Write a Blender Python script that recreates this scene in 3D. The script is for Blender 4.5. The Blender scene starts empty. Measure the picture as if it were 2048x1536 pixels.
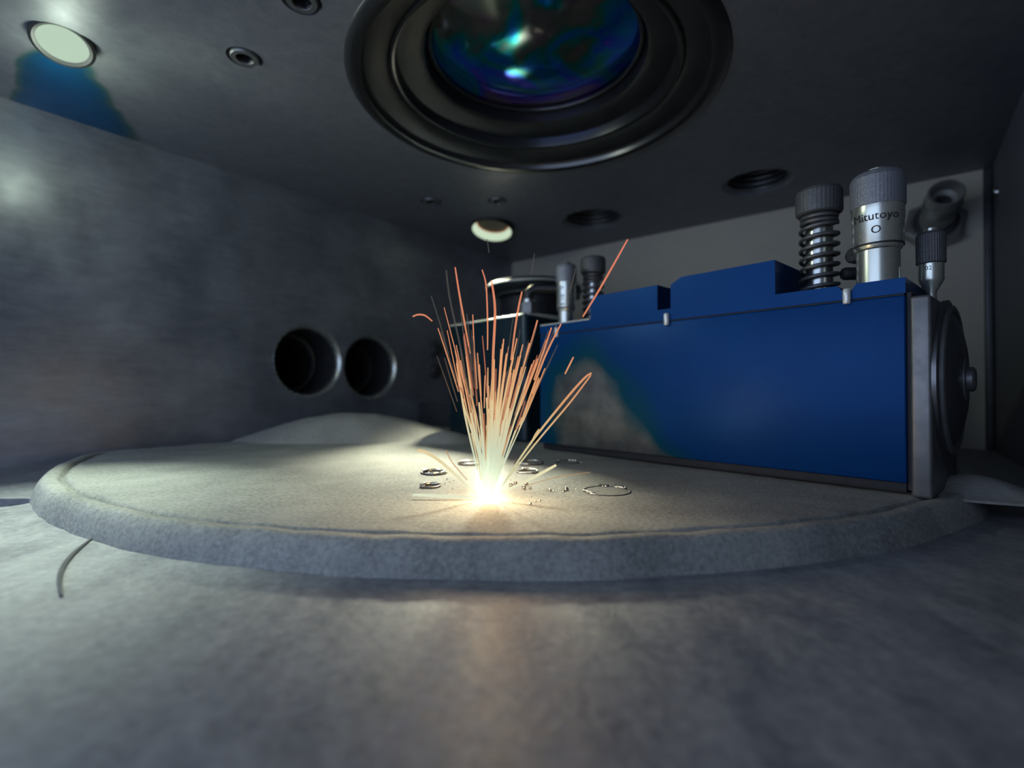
import bpy, math, random
from mathutils import Vector, Matrix, noise

# ---------------------------------------------------------------- camera, world, light
S = 0.01                       # all modelling numbers below are centimetres
scene = bpy.context.scene
COL = scene.collection
random.seed(7)

CAM_H = 4.2
cam_d = bpy.data.cameras.new('camera')
cam = bpy.data.objects.new('camera', cam_d)
COL.objects.link(cam)
cam.location = (0, 0, CAM_H * S)
cam.rotation_euler = (math.radians(90.63), 0, 0)
cam_d.sensor_width = 36.0
cam_d.lens = 36.0 * 1000 / 2048
cam_d.clip_start = 0.005
cam_d.clip_end = 20
cam_d.dof.use_dof = True
cam_d.dof.focus_distance = 0.166
cam_d.dof.aperture_fstop = 8.5
scene.camera = cam

world = bpy.data.worlds.new('world')
scene.world = world
world.use_nodes = True
bgn = world.node_tree.nodes['Background']
bgn.inputs[0].default_value = (0.54, 0.68, 1.0, 1)
bgn.inputs[1].default_value = 1.9

vs = scene.view_settings
vs.view_transform = 'Standard'
vs.look = 'None'
cyc = scene.cycles
cyc.transparent_max_bounces = 24
cyc.max_bounces = 4
cyc.diffuse_bounces = 3
cyc.glossy_bounces = 2
cyc.transmission_bounces = 2
cyc.use_light_tree = False
cyc.volume_bounces = 0
cyc.volume_step_rate = 3.0
cyc.caustics_reflective = False
cyc.caustics_refractive = False
vs.exposure = 0.0
vs.gamma = 1.0
vs.use_curve_mapping = False

LAMP_A_POWER = 3.0
LAMP_A_SPILL = 0.042
LAMP_A_FILL = 0.26
LAMP_B_POWER = 13.0
MELT_POWER = 0.028
PLUME_POWER = 0.06


# ---------------------------------------------------------------- helpers
def lin(r, g, b):
    def f(c):
        c /= 255.0
        return c / 12.92 if c <= 0.04045 else ((c + 0.055) / 1.055) ** 2.4
    return (f(r), f(g), f(b), 1.0)


def at(px, py, Y):
    """point at forward distance Y (cm) for a 2048x1536 pixel"""
    return Vector(((px - 1024) / 1000 * Y, Y, CAM_H + (779 - py) / 1000 * Y))


class NT:
    def __init__(self, name):
        self.m = bpy.data.materials.new(name)
        self.m.use_nodes = True
        self.t = self.m.node_tree
        self.t.nodes.clear()
        self.out = self.n('ShaderNodeOutputMaterial')

    def n(self, kind, **kw):
        nd = self.t.nodes.new(kind)
        for k, v in kw.items():
            setattr(nd, k, v)
        return nd

    def l(self, a, b):
        self.t.links.new(a, b)

    def ramp(self, fac, stops, interp='LINEAR'):
        r = self.n('ShaderNodeValToRGB')
        cr = r.color_ramp
        cr.interpolation = interp
        while len(cr.elements) < len(stops):
            cr.elements.new(0.5)
        for e, (p, c) in zip(cr.elements, stops):
            e.position = p
            e.color = c if len(c) == 4 else (*c, 1)
        self.l(fac, r.inputs[0])
        return r.outputs[0]

    def math(self, op, a, b=None, clamp=False):
        nd = self.n('ShaderNodeMath', operation=op, use_clamp=clamp)
        for i, v in enumerate((a, b)):
            if v is None:
                continue
            if isinstance(v, (int, float)):
                nd.inputs[i].default_value = v
            else:
                self.l(v, nd.inputs[i])
        return nd.outputs[0]

    def mix(self, fac, a, b):
        nd = self.n('ShaderNodeMix', data_type='RGBA')
        for sock, v in ((nd.inputs[0], fac), (nd.inputs[6], a), (nd.inputs[7], b)):
            if isinstance(v, (int, float)):
                sock.default_value = v
            elif isinstance(v, tuple):
                sock.default_value = v
            else:
                self.l(v, sock)
        return nd.outputs[2]

    def coords(self, stretch=(1, 1, 1), rot=(0, 0, 0)):
        tc = self.n('ShaderNodeTexCoord')
        mp = self.n('ShaderNodeMapping')
        mp.inputs['Scale'].default_value = stretch
        mp.inputs['Rotation'].default_value = rot
        self.l(tc.outputs['Object'], mp.inputs[0])
        return mp.outputs[0]

    def noise(self, vec, scale, detail=4, rough=0.55):
        nd = self.n('ShaderNodeTexNoise')
        nd.inputs['Scale'].default_value = scale
        nd.inputs['Detail'].default_value = detail
        nd.inputs['Roughness'].default_value = rough
        self.l(vec, nd.inputs['Vector'])
        return nd.outputs['Fac']

    def bsdf(self, **kw):
        b = self.n('ShaderNodeBsdfPrincipled')
        for k, v in kw.items():
            k = k.replace('_', ' ')
            if isinstance(v, (int, float, tuple)):
                b.inputs[k].default_value = v
            else:
                self.l(v, b.inputs[k])
        self.l(b.outputs[0], self.out.inputs[0])
        return b


def surface(name, c1, c2, scale=120, rough=0.4, rvar=0.12, metal=0.0, bump=0.0, bscale=None,
            stretch=(1, 1, 1), rot=(0, 0, 0), detail=5, spec=0.5, bdist=0.0005):
    k = NT(name)
    v = k.coords(stretch, rot)
    f = k.noise(v, scale, detail)
    col = k.ramp(f, [(0.3, c1), (0.7, c2)])
    f2 = k.noise(v, scale * 2.7, 3)
    r = k.math('ADD', k.math('MULTIPLY', k.math('SUBTRACT', f2, 0.5), rvar * 2), rough, True)
    b = k.bsdf(Base_Color=col, Roughness=r, Metallic=metal)
    b.inputs['Specular IOR Level'].default_value = spec
    if bump:
        f3 = k.noise(v, bscale or scale * 3, 6, 0.65)
        bp = k.n('ShaderNodeBump')
        bp.inputs['Strength'].default_value = bump
        bp.inputs['Distance'].default_value = bdist
        k.l(f3, bp.inputs['Height'])
        k.l(bp.outputs[0], b.inputs['Normal'])
    return k.m


class MB:
    """collects geometry (cm) for one mesh object"""
    def __init__(self):
        self.v = []
        self.f = []
        self.flat = set()

    def _frame(self, axis):
        a = Vector(axis).normalized()
        t = Vector((0, 0, 1)) if abs(a.z) < 0.9 else Vector((1, 0, 0))
        x = t.cross(a).normalized()
        y = a.cross(x)
        return x, y, a

    def box(self, x0, x1, y0, y1, z0, z1, bev=0.0):
        lo = Vector((min(x0, x1), min(y0, y1), min(z0, z1)))
        hi = Vector((max(x0, x1), max(y0, y1), max(z0, z1)))
        if bev <= 0:
            b = len(self.v)
            for x in (lo.x, hi.x):
                for y in (lo.y, hi.y):
                    for z in (lo.z, hi.z):
                        self.v.append((x, y, z))
            for q in ((0, 1, 3, 2), (4, 6, 7, 5), (0, 4, 5, 1), (2, 3, 7, 6), (0, 2, 6, 4), (1, 5, 7, 3)):
                self.f.append(tuple(b + i for i in q))
            return self
        # bevelled: stacked rounded-rectangle loops
        def loop(ins, z):
            n = 4
            pts = []
            for cx, cy, a0 in ((hi.x - bev, hi.y - bev, 0), (lo.x + bev, hi.y - bev, 90),
                               (lo.x + bev, lo.y + bev, 180), (hi.x - bev, lo.y + bev, 270)):
                for i in range(n):
                    a = math.radians(a0 + 90 * i / (n - 1))
                    pts.append((cx + (bev - ins) * math.cos(a), cy + (bev - ins) * math.sin(a), z))
            return pts
        loops = []
        for i in range(4):
            a = math.pi / 2 * i / 3
            loops.append(loop(bev * (1 - math.sin(a)), lo.z + bev * (1 - math.cos(a))))
        for i in range(4):
            a = math.pi / 2 * i / 3
            loops.append(loop(bev * (1 - math.cos(a)), hi.z - bev * (1 - math.sin(a))))
        self.loft(loops, True, True)
        return self

    def loft(self, loops, cap0=False, cap1=False, closed=True):
        b = len(self.v)
        n = len(loops[0])
        for lp in loops:
            self.v.extend(tuple(p) for p in lp)
        for i in range(len(loops) - 1):
            for j in range(n if closed else n - 1):
                k = (j + 1) % n
                self.f.append((b + i * n + j, b + i * n + k, b + (i + 1) * n + k, b + (i + 1) * n + j))
        if cap0:
            self.f.append(tuple(b + j for j in reversed(range(n))))
        if cap1:
            o = b + (len(loops) - 1) * n
            self.f.append(tuple(o + j for j in range(n)))
        return self

    def lathe(self, prof, origin=(0, 0, 0), axis=(0, 0, 1), n=48, cap0=False, cap1=False, twist=0.0):
        x, y, a = self._frame(axis)
        o = Vector(origin)
        loops = []
        for r, h in prof:
            loops.append([o + a * h + (x * math.cos(2 * math.pi * j / n + twist) + y * math.sin(2 * math.pi * j / n + twist)) * r
                          for j in range(n)])
        return self.loft(loops, cap0, cap1)

    def ring(self, R, r, origin, axis=(0, 0, 1), n=64, m=10, a0=0.0, a1=2 * math.pi):
        x, y, a = self._frame(axis)
        o = Vector(origin)
        full = abs(a1 - a0 - 2 * math.pi) < 1e-4
        loops = []
        cnt = n if full else n + 1
        for j in range(cnt):
            t = a0 + (a1 - a0) * j / n
            rad = x * math.cos(t) + y * math.sin(t)
            loops.append([o + rad * (R + r * math.cos(2 * math.pi * i / m)) + a * (r * math.sin(2 * math.pi * i / m))
                          for i in range(m)])
        if full:
            loops.append(loops[0])
        return self.loft(loops, not full, not full)

    def tube(self, pts, radii, n=8):
        pts = [Vector(p) for p in pts]
        if isinstance(radii, (int, float)):
            radii = [radii] * len(pts)
        loops = []
        prev = None
        for i, p in enumerate(pts):
            d = (pts[min(i + 1, len(pts) - 1)] - pts[max(i - 1, 0)]).normalized()
            if prev is None:
                t = Vector((0, 0, 1)) if abs(d.z) < 0.9 else Vector((1, 0, 0))
                x = t.cross(d).normalized()
            else:
                x = (prev - d * prev.dot(d)).normalized()
            prev = x
            y = d.cross(x)
            loops.append([p + (x * math.cos(2 * math.pi * j / n) + y * math.sin(2 * math.pi * j / n)) * radii[i]
                          for j in range(n)])
        return self.loft(loops, True, True)

    def helix(self, R, r, z0, z1, turns, origin=(0, 0, 0), n=28):
        o = Vector(origin)
        N = int(n * turns)
        pts = [o + Vector((R * math.cos(2 * math.pi * turns * i / N), R * math.sin(2 * math.pi * turns * i / N),
                           z0 + (z1 - z0) * i / N)) for i in range(N + 1)]
        return self.tube(pts, r, 8)

    def build(self, name, mat, parent=None, loc=(0, 0, 0), rotz=0.0, smooth=True, angle=35):
        me = bpy.data.meshes.new(name)
        me.from_pydata([(p[0] * S, p[1] * S, p[2] * S) for p in self.v], [], self.f)
        me.validate()
        if mat:
            me.materials.append(mat)
        o = bpy.data.objects.new(name, me)
        COL.objects.link(o)
        o.location = Vector(loc) * S
        o.rotation_euler = (0, 0, rotz)
        if parent:
            o.parent = parent
        if smooth:
            smooth_mesh(me, angle)
        return o


def smooth_mesh(me, angle=35):
    for p in me.polygons:
        p.use_smooth = True
    try:
        me.set_sharp_from_angle(angle=math.radians(angle))
    except Exception:
        pass


def thing(name, label, cat, loc=(0, 0, 0), rotz=0.0, group=None):
    o = bpy.data.objects.new(name, None)
    o.empty_display_size = 0.01
    COL.objects.link(o)
    o.location = Vector(loc) * S
    o.rotation_euler = (0, 0, rotz)
    return tag(o, label, cat, group)


def tag(o, label, cat, group=None):
    o['label'] = label
    o['category'] = cat
    if group:
        o['group'] = group
    return o


def struct(o, label=None):
    o['kind'] = 'structure'
    if label:
        o['label'] = label
    return o


def cut(o, cutters):
    """boolean-subtract the cutter objects from o, then drop them"""
    for c in cutters:
        md = o.modifiers.new('cut', 'BOOLEAN')
        md.operation = 'DIFFERENCE'
        md.solver = 'EXACT'
        md.object = c
    dg = bpy.context.evaluated_depsgraph_get()
    dg.update()
    me = bpy.data.meshes.new_from_object(o.evaluated_get(dg))
    o.modifiers.clear()
    old = o.data
    o.data = me
    bpy.data.meshes.remove(old)
    for c in cutters:
        m = c.data
        bpy.data.objects.remove(c)
        bpy.data.meshes.remove(m)
    smooth_mesh(o.data, 30)


def cyl_cutter(origin, axis, prof, n=64):
    return MB().lathe(prof, origin, axis, n, True, True).build('cutter', None, smooth=False)


def text_mesh(name, body, size, mat, parent, wrap=None, rot=0.0, offset=(0, 0, 0)):
    """flat lettering; wrap=(axis x, axis y, radius, angle, z) bends it round a vertical barrel"""
    cu = bpy.data.curves.new(name, 'FONT')
    cu.body = body
    cu.size = size
    cu.align_x = 'CENTER'
    cu.align_y = 'CENTER'
    cu.resolution_u = 3
    tmp = bpy.data.objects.new(name, cu)
    COL.objects.link(tmp)
    dg = bpy.context.evaluated_depsgraph_get()
    me = bpy.data.meshes.new_from_object(tmp.evaluated_get(dg))
    bpy.data.objects.remove(tmp)
    bpy.data.curves.remove(cu)
    cx, cy, R, ang, z = wrap
    for v in me.vertices:
        x, y = v.co.x, v.co.y
        x, y = x * math.cos(rot) - y * math.sin(rot), x * math.sin(rot) + y * math.cos(rot)
        a = ang + x / R
        v.co = Vector((cx + R * math.cos(a), cy + R * math.sin(a), z + y)) * S
    me.materials.clear()
    me.materials.append(mat)
    o = bpy.data.objects.new(name, me)
    COL.objects.link(o)
    o.parent = parent
    return o


# ---------------------------------------------------------------- materials
def ceiling_material():
    k = NT('dark_machined_ceiling')
    v = k.coords()
    f = k.noise(v, 160, 6, 0.7)
    col = k.ramp(f, [(0.3, (0.18, 0.192, 0.225)), (0.7, (0.25, 0.262, 0.295))])
    # blue lamp glow painted into the colour: a fan that spreads towards the wall
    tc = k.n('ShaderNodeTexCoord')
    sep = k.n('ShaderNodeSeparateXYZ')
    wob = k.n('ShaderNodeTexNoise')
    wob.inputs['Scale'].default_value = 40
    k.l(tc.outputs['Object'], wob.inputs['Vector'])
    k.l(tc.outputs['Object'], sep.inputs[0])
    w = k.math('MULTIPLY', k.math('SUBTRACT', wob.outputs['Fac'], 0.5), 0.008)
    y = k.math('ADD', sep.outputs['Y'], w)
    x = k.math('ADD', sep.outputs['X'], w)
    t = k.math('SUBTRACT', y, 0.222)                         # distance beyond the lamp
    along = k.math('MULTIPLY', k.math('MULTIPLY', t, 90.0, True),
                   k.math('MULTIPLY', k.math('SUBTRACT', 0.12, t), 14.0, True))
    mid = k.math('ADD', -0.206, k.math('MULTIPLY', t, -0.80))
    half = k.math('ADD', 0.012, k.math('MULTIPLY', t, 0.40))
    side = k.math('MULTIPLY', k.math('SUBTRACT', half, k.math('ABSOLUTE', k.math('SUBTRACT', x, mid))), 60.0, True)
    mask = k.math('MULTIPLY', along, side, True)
    glow_col = k.ramp(mask, [(0.0, (0.12, 0.13, 0.15)), (0.12, (0.06, 0.13, 0.12)), (0.4, (0.005, 0.085, 0.19)), (1.0, (0.002, 0.10, 0.27))])
    col2 = k.mix(k.math('MULTIPLY', mask, 6.0, True), col, glow_col)
    f2 = k.noise(v, 90, 4)
    r = k.math('ADD', k.math('MULTIPLY', f2, 0.25), 0.33)
    b = k.bsdf(Base_Color=col2, Roughness=r, Metallic=0.35)
    bp = k.n('ShaderNodeBump')
    bp.inputs['Strength'].default_value = 0.12
    bp.inputs['Distance'].default_value = 0.0003
    k.l(k.noise(v, 900, 5, 0.7), bp.inputs['Height'])
    k.l(bp.outputs[0], b.inputs['Normal'])
    return k.m


def wall_material(name, c1, c2, rough, metal):
    k = NT(name)
    v = k.coords((0.25, 1, 1))                               # brushed along the wall
    v2 = k.coords((1, 1, 1))
    f = k.noise(v, 240, 6, 0.7)
    big = k.noise(v2, 22, 5, 0.65)
    ff = k.math('ADD', k.math('MULTIPLY', f, 0.35), k.math('MULTIPLY', big, 0.65))
    col = k.ramp(ff, [(0.32, c1), (0.68, c2)])
    r = k.math('ADD', k.math('MULTIPLY', k.math('SUBTRACT', big, 0.5), 0.5), rough, True)
    b = k.bsdf(Base_Color=col, Roughness=r, Metallic=metal)
    bp = k.n('ShaderNodeBump')
    bp.inputs['Strength'].default_value = 0.25
    bp.inputs['Distance'].default_value = 0.0006
    k.l(k.noise(v2, 30, 4, 0.6), bp.inputs['Height'])
    k.l(bp.outputs[0], b.inputs['Normal'])
    return k.m


def powder_material(name, c1, c2, grain=520, bump=0.6, rough=0.75, metal=0.0, bdist=0.0006, blotch=26):
    k = NT(name)
    v = k.coords()
    f = k.noise(v, grain, 6, 0.75)
    big = k.noise(v, blotch, 5, 0.6)
    ff = k.math('ADD', k.math('MULTIPLY', f, 0.6), k.math('MULTIPLY', big, 0.4))
    col = k.ramp(ff, [(0.40, c1), (0.60, c2)])
    b = k.bsdf(Base_Color=col, Roughness=rough, Metallic=metal)
    b.inputs['Specular IOR Level'].default_value = 0.35
    bp = k.n('ShaderNodeBump')
    bp.inputs['Strength'].default_value = bump
    bp.inputs['Distance'].default_value = bdist
    k.l(k.noise(v, grain * 0.7, 7, 0.75), bp.inputs['Height'])
    k.l(bp.outputs[0], b.inputs['Normal'])
    return k.m


def floor_material():
    k = NT('powder_dusted_steel_floor')
    v = k.coords()
    vs_ = k.coords((1.0, 0.45, 1), (0, 0, 0.6))
    f = k.noise(v, 420, 6, 0.75)
    big = k.noise(vs_, 75, 6, 0.65)
    ff = k.math('ADD', k.math('MULTIPLY', f, 0.5), k.math('MULTIPLY', big, 0.5))
    col = k.ramp(ff, [(0.38, (0.15, 0.16, 0.178)), (0.62, (0.36, 0.374, 0.38))])
    dust = k.ramp(big, [(0.40, (0.42, 0.42, 0.42)), (0.66, (0.62, 0.62, 0.62))])
    b = k.bsdf(Base_Color=col, Roughness=dust, Metallic=0.15)
    bp = k.n('ShaderNodeBump')
    bp.inputs['Strength'].default_value = 0.55
    bp.inputs['Distance'].default_value = 0.0007
    k.l(k.noise(v, 260, 7, 0.7), bp.inputs['Height'])
    k.l(bp.outputs[0], b.inputs['Normal'])
    return k.m


def blue_material(name, worn):
    k = NT(name)
    tc = k.n('ShaderNodeTexCoord')
    v = tc.outputs['Object']
    sep = k.n('ShaderNodeSeparateXYZ')
    k.l(v, sep.inputs[0])
    n1 = k.noise(v, 30, 4)
    base = k.ramp(n1, [(0.3, (0.0, 0.040, 0.165)), (0.7, (0.0, 0.050, 0.19))])
    rough = 0.38
    metal = 0.3
    if worn:
        # grey patch at the lower left of the plate, with a green fringe
        wob = k.math('MULTIPLY', k.math('SUBTRACT', k.noise(v, 38, 1), 0.5), 0.016)
        x = k.math('ADD', sep.outputs['X'], wob)
        z = k.math('ADD', sep.outputs['Z'], wob)
        # right border slopes from (4.0 cm, 4.3 cm) to (8.7 cm, 0.3 cm)
        edge = k.math('SUBTRACT', 0.083, k.math('ADD', x, k.math('MULTIPLY', z, 1.02)))
        top = k.math('SUBTRACT', 0.047, k.math('ADD', z, k.math('MULTIPLY', k.math('ABSOLUTE', k.math('SUBTRACT', x, 0.032)), 0.5)))
        left = k.math('SUBTRACT', x, 0.014)
        m = k.math('MINIMUM', k.math('MINIMUM', edge, top), left)
        patch_f = k.math('MULTIPLY', k.math('ADD', m, 0.004), 110.0, True)
        fringe = k.math('MULTIPLY', k.math('ADD', m, 0.020), 45.0, True)
        green = k.mix(fringe, base, (0.002, 0.070, 0.075, 1))
        patch_col = k.ramp(k.noise(v, 90, 5), [(0.3, (0.12, 0.12, 0.12)), (0.7, (0.25, 0.245, 0.23))])
        base = k.mix(patch_f, green, patch_col)
        metal = k.math('ADD', k.math('MULTIPLY', patch_f, 0.55), 0.25)
    b = k.bsdf(Base_Color=base, Roughness=rough, Metallic=metal)
    b.inputs['Specular IOR Level'].default_value = 0.15
    bp = k.n('ShaderNodeBump')
    bp.inputs['Strength'].default_value = 0.12
    bp.inputs['Distance'].default_value = 0.0005
    k.l(k.noise(v, 60, 3), bp.inputs['Height'])
    k.l(bp.outputs[0], b.inputs['Normal'])
    return k.m


def knurl_material():
    k = NT('knurled_steel')
    v = k.coords()
    f = k.noise(v, 1500, 3)
    b = k.bsdf(Base_Color=k.ramp(f, [(0.3, (0.20, 0.21, 0.24)), (0.7, (0.34, 0.36, 0.39))]), Roughness=0.55, Metallic=0.4)
    return k.m


def emit_material(name, color, strength):
    k = NT(name)
    v = k.coords()
    f = k.noise(v, 300, 2)
    c = k.ramp(f, [(0.0, tuple(x * 0.96 for x in color[:3])), (1.0, color)])
    e = k.n('ShaderNodeEmission')
    k.l(c, e.inputs[0])
    e.inputs[1].default_value = strength
    k.l(e.outputs[0], k.out.inputs[0])
    return k.m


def spark_material(name, stops, strength=1.0, zlo=0.75, zhi=8.5):
    """glowing metal: colour cools with height above the bed"""
    k = NT(name)
    g = k.n('ShaderNodeNewGeometry')
    sep = k.n('ShaderNodeSeparateXYZ')
    k.l(g.outputs['Position'], sep.inputs[0])
    h = k.math('DIVIDE', k.math('SUBTRACT', sep.outputs['Z'], zlo * S), (zhi - zlo) * S, True)
    c = k.ramp(h, stops)
    e = k.n('ShaderNodeEmission')
    k.l(c, e.inputs[0])
    tr = k.n('ShaderNodeBsdfTransparent')
    mx = k.n('ShaderNodeMixShader')
    mx.inputs[0].default_value = strength
    k.l(tr.outputs[0], mx.inputs[1])
    k.l(e.outputs[0], mx.inputs[2])
    k.l(mx.outputs[0], k.out.inputs[0])
    k.m.cycles.emission_sampling = 'NONE'
    return k.m


def lens_material():
    k = NT('coated_laser_glass')
    v = k.coords((1, 1, 1))
    wn = k.n('ShaderNodeTexNoise')
    wn.inputs['Scale'].default_value = 26
    wn.inputs['Detail'].default_value = 2
    wn.inputs['Distortion'].default_value = 1.6
    k.l(v, wn.inputs['Vector'])
    sp = k.n('ShaderNodeSeparateXYZ')
    k.l(v, sp.inputs[0])
    # reflections painted into the glass colour: olive on one side through teal and blue to violet at the far rim
    reflect_pos = k.math('ADD', k.math('MULTIPLY', sp.outputs['Y'], 5.5), k.math('ADD', k.math('MULTIPLY', k.math('SUBTRACT', wn.outputs['Fac'], 0.5), 1.5), 0.52))
    col = k.ramp(reflect_pos, [(0.0, lin(130, 90, 150)), (0.14, lin(140, 132, 132)), (0.30, lin(110, 128, 118)), (0.40, lin(20, 150, 140)),
                         (0.54, lin(20, 140, 220)), (0.68, lin(50, 90, 250)), (0.84, lin(150, 90, 240)), (1.0, lin(150, 140, 170))])
    b = k.bsdf(Base_Color=col, Roughness=0.1, Metallic=0.8)
    return k.m


M = {}
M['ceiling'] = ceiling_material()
M['wall'] = wall_material('brushed_wall_steel', (0.16, 0.173, 0.20, 1), (0.37, 0.388, 0.42, 1), 0.38, 0.5)
M['backwall'] = wall_material('matte_back_wall_steel', (0.52, 0.49, 0.42, 1), (0.62, 0.58, 0.49, 1), 0.6, 0.05)
M['darkwall'] = wall_material('dark_side_wall', (0.13, 0.14, 0.17, 1), (0.18, 0.19, 0.22, 1), 0.6, 0.1)
M['floor'] = floor_material()
M['bed'] = powder_material('fine_metal_powder', (0.22, 0.232, 0.22, 1), (0.46, 0.47, 0.425, 1), 800, 0.9)
M['mound'] = powder_material('loose_metal_powder', (0.30, 0.305, 0.285, 1), (0.44, 0.44, 0.40, 1), 600, 0.4, bdist=0.0004)
M['ring_dark'] = surface('dark_anodised_ring', (0.028, 0.029, 0.033, 1), (0.042, 0.043, 0.047, 1), 60, 0.40, 0.02, 0.6)
M['port_lip'] = surface('bright_port_lip', (0.42, 0.44, 0.40, 1), (0.58, 0.60, 0.54, 1), 200, 0.28, 0.1, 0.8)  # brighter steel, puts the rim highlight into the lip colour
M['ring_lip'] = surface('bare_steel_lip', (0.085, 0.088, 0.09, 1), (0.092, 0.095, 0.096, 1), 40, 0.27, 0.0, 0.8)
M['black'] = surface('black_rubber', (0.010, 0.011, 0.014, 1), (0.018, 0.019, 0.023, 1), 300, 0.6, 0.1, 0.0)
M['hole'] = surface('dark_bore', (0.035, 0.037, 0.042, 1), (0.06, 0.062, 0.067, 1), 120, 0.5, 0.15, 0.3)  # dark grey lining of bores and wall ports
M['bright'] = surface('polished_steel', (0.50, 0.52, 0.49, 1), (0.62, 0.64, 0.60, 1), 200, 0.24, 0.08, 0.95)
M['chrome'] = surface('chrome_pin', (0.80, 0.84, 0.78, 1), (0.92, 0.95, 0.90, 1), 200, 0.3, 0.05, 0.35)
M['satin'] = surface('satin_chrome_barrel', (0.66, 0.69, 0.60, 1), (0.72, 0.75, 0.66, 1), 90, 0.27, 0.02, 0.85)
M['grey'] = surface('grey_machined_steel', (0.15, 0.16, 0.165, 1), (0.22, 0.225, 0.225, 1), 160, 0.42, 0.12, 0.6)
M['darkgrey'] = surface('dark_grey_steel', (0.065, 0.07, 0.078, 1), (0.10, 0.105, 0.11, 1), 160, 0.42, 0.12, 0.5)
M['dish'] = surface('smooth_steel_dish', (0.13, 0.135, 0.14, 1), (0.18, 0.185, 0.185, 1), 40, 0.26, 0.02, 0.75)
M['fitting'] = surface('dull_nickel_fitting', (0.30, 0.305, 0.29, 1), (0.40, 0.405, 0.38, 1), 80, 0.34, 0.05, 0.5)
M['knurl_dark'] = surface('dark_knurled_steel', (0.10, 0.105, 0.11, 1), (0.16, 0.165, 0.165, 1), 1200, 0.55, 0.05, 0.4)
M['knurl'] = knurl_material()
M['ink'] = surface('black_engraving_ink', (0.02, 0.022, 0.02, 1), (0.035, 0.036, 0.034, 1), 300, 0.6, 0.05, 0.0)
M['blue'] = blue_material('blue_anodised', False)
M['blue_patch'] = blue_material('blue_anodised_patch', True)
M['teal'] = surface('dark_teal_anodised', (0.006, 0.022, 0.035, 1), (0.010, 0.033, 0.045, 1), 60, 0.35, 0.1, 0.3)
M['lens'] = lens_material()
M['lamp_lens'] = emit_material('lit_frosted_lamp_glass', lin(186, 210, 188), 1.0)
M['lamp_cup'] = emit_material('lit_lamp_reflector', lin(204, 224, 196), 1.0)
M['amber'] = emit_material('amber_lamp_edge', lin(165, 105, 60), 1.0)
M['lamp_dark'] = surface('brown_lamp_socket', (0.07, 0.05, 0.04, 1), (0.10, 0.075, 0.06, 1), 200, 0.6, 0.1, 0.0)
M['melt'] = surface('solidified_melt_track', (0.55, 0.53, 0.45, 1), (0.85, 0.82, 0.70, 1), 500, 0.22, 0.1, 0.9)
M['melt_dark'] = surface('dark_melt_track', (0.06, 0.06, 0.055, 1), (0.12, 0.115, 0.10, 1), 500, 0.4, 0.1, 0.6)

# ---------------------------------------------------------------- the chamber shell
CEIL = 19.7
D = Vector((0.616, 0.788, 0)).normalized()       # along the left wall, towards the far corner
E = Vector((0.788, -0.616, 0)).normalized()      # along the back wall, away from the corner
CORNER = Vector((0, 61, 0))
WIDE = 42.6
TH_L = math.atan2(D.y, D.x)
TH_B = math.atan2(E.y, E.x)


def slab(z0, z1, pad=3.0):
    """rotated rectangular slab over the chamber, world coordinates"""
    m = MB()
    c = [CORNER + D * pad - E * pad, CORNER + D * pad + E * (WIDE + pad),
         CORNER - D * 62 + E * (WIDE + pad), CORNER - D * 62 - E * pad]
    m.loft([[(p.x, p.y, z) for p in c] for z in (z0, z1)], True, True)
    return m


floor = struct(slab(-4, 0).build('floor', M['floor'], smooth=False))
# dark oblong slot in the floor at the far left
slot = MB()
pts = []
for a0, cx, cy in ((-90, -18.6, 18.55), (90, -30.0, 18.4)):
    for i in range(13):
        a = math.radians(a0 + 180 * i / 12)
        pts.append((cx + 0.75 * math.cos(a), cy + 0.75 * math.sin(a)))
slot.loft([[(x, y, z) for x, y in pts] for z in (-2.5, 1)], True, True)
cut(floor, [slot.build('cutter', None, smooth=False)])

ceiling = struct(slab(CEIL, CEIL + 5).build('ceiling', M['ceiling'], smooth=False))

LENS_C = (1.2, 26.0)
LAMP_A = (-19.9, 22.0)
LAMP_B = (-1.84, 47.1)
bores = [(7.4, 45.7, 2.55, 'rear'), (18.4, 37.4, 2.2, 'right')]
screws = [(-12.5, 23.2, 0.62), (-8.4, 19.8, 0.62), (-6.7, 41.1, 0.70), (-1.2, 40.9, 0.62), (33.5, 27.5, 0.3)]
cutters = [cyl_cutter((LENS_C[0], LENS_C[1], CEIL), (0, 0, 1), [(9.2, -1), (9.2, 4)], 96)]
cutters.append(cyl_cutter((LAMP_A[0], LAMP_A[1], CEIL), (0, 0, 1), [(1.12, -1), (1.12, 2.5)], 48))
B_AX = Vector((0.10, 0.24, 1)).normalized()
cutters.append(cyl_cutter((LAMP_B[0], LAMP_B[1], CEIL), B_AX, [(1.95, -2), (1.95, 4.2)], 48))
for x, y, r, _ in bores:
    cutters.append(cyl_cutter((x, y, CEIL), (0, 0, 1), [(r + 0.25, -1), (r + 0.25, 0.0), (r, 0.3), (r, 3.4)], 56))
for x, y, r in screws:
    cutters.append(cyl_cutter((x, y, CEIL), (0, 0, 1), [(r * 1.25, -1), (r * 1.25, 0.5)], 32))
cut(ceiling, cutters)
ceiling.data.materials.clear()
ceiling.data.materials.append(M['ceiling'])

# threaded bores: each thread crest is a ring inside the bore
for x, y, r, nm in bores:
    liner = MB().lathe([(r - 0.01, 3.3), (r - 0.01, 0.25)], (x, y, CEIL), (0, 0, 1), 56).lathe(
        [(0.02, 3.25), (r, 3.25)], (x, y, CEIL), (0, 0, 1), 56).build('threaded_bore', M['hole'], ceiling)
    for i in range(5):
        MB().ring(r - 0.02, 0.13, (x, y, CEIL + 0.35 + 0.42 * i), (0, 0, 1), 48, 8).build('thread', M['grey'], liner)

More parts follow.
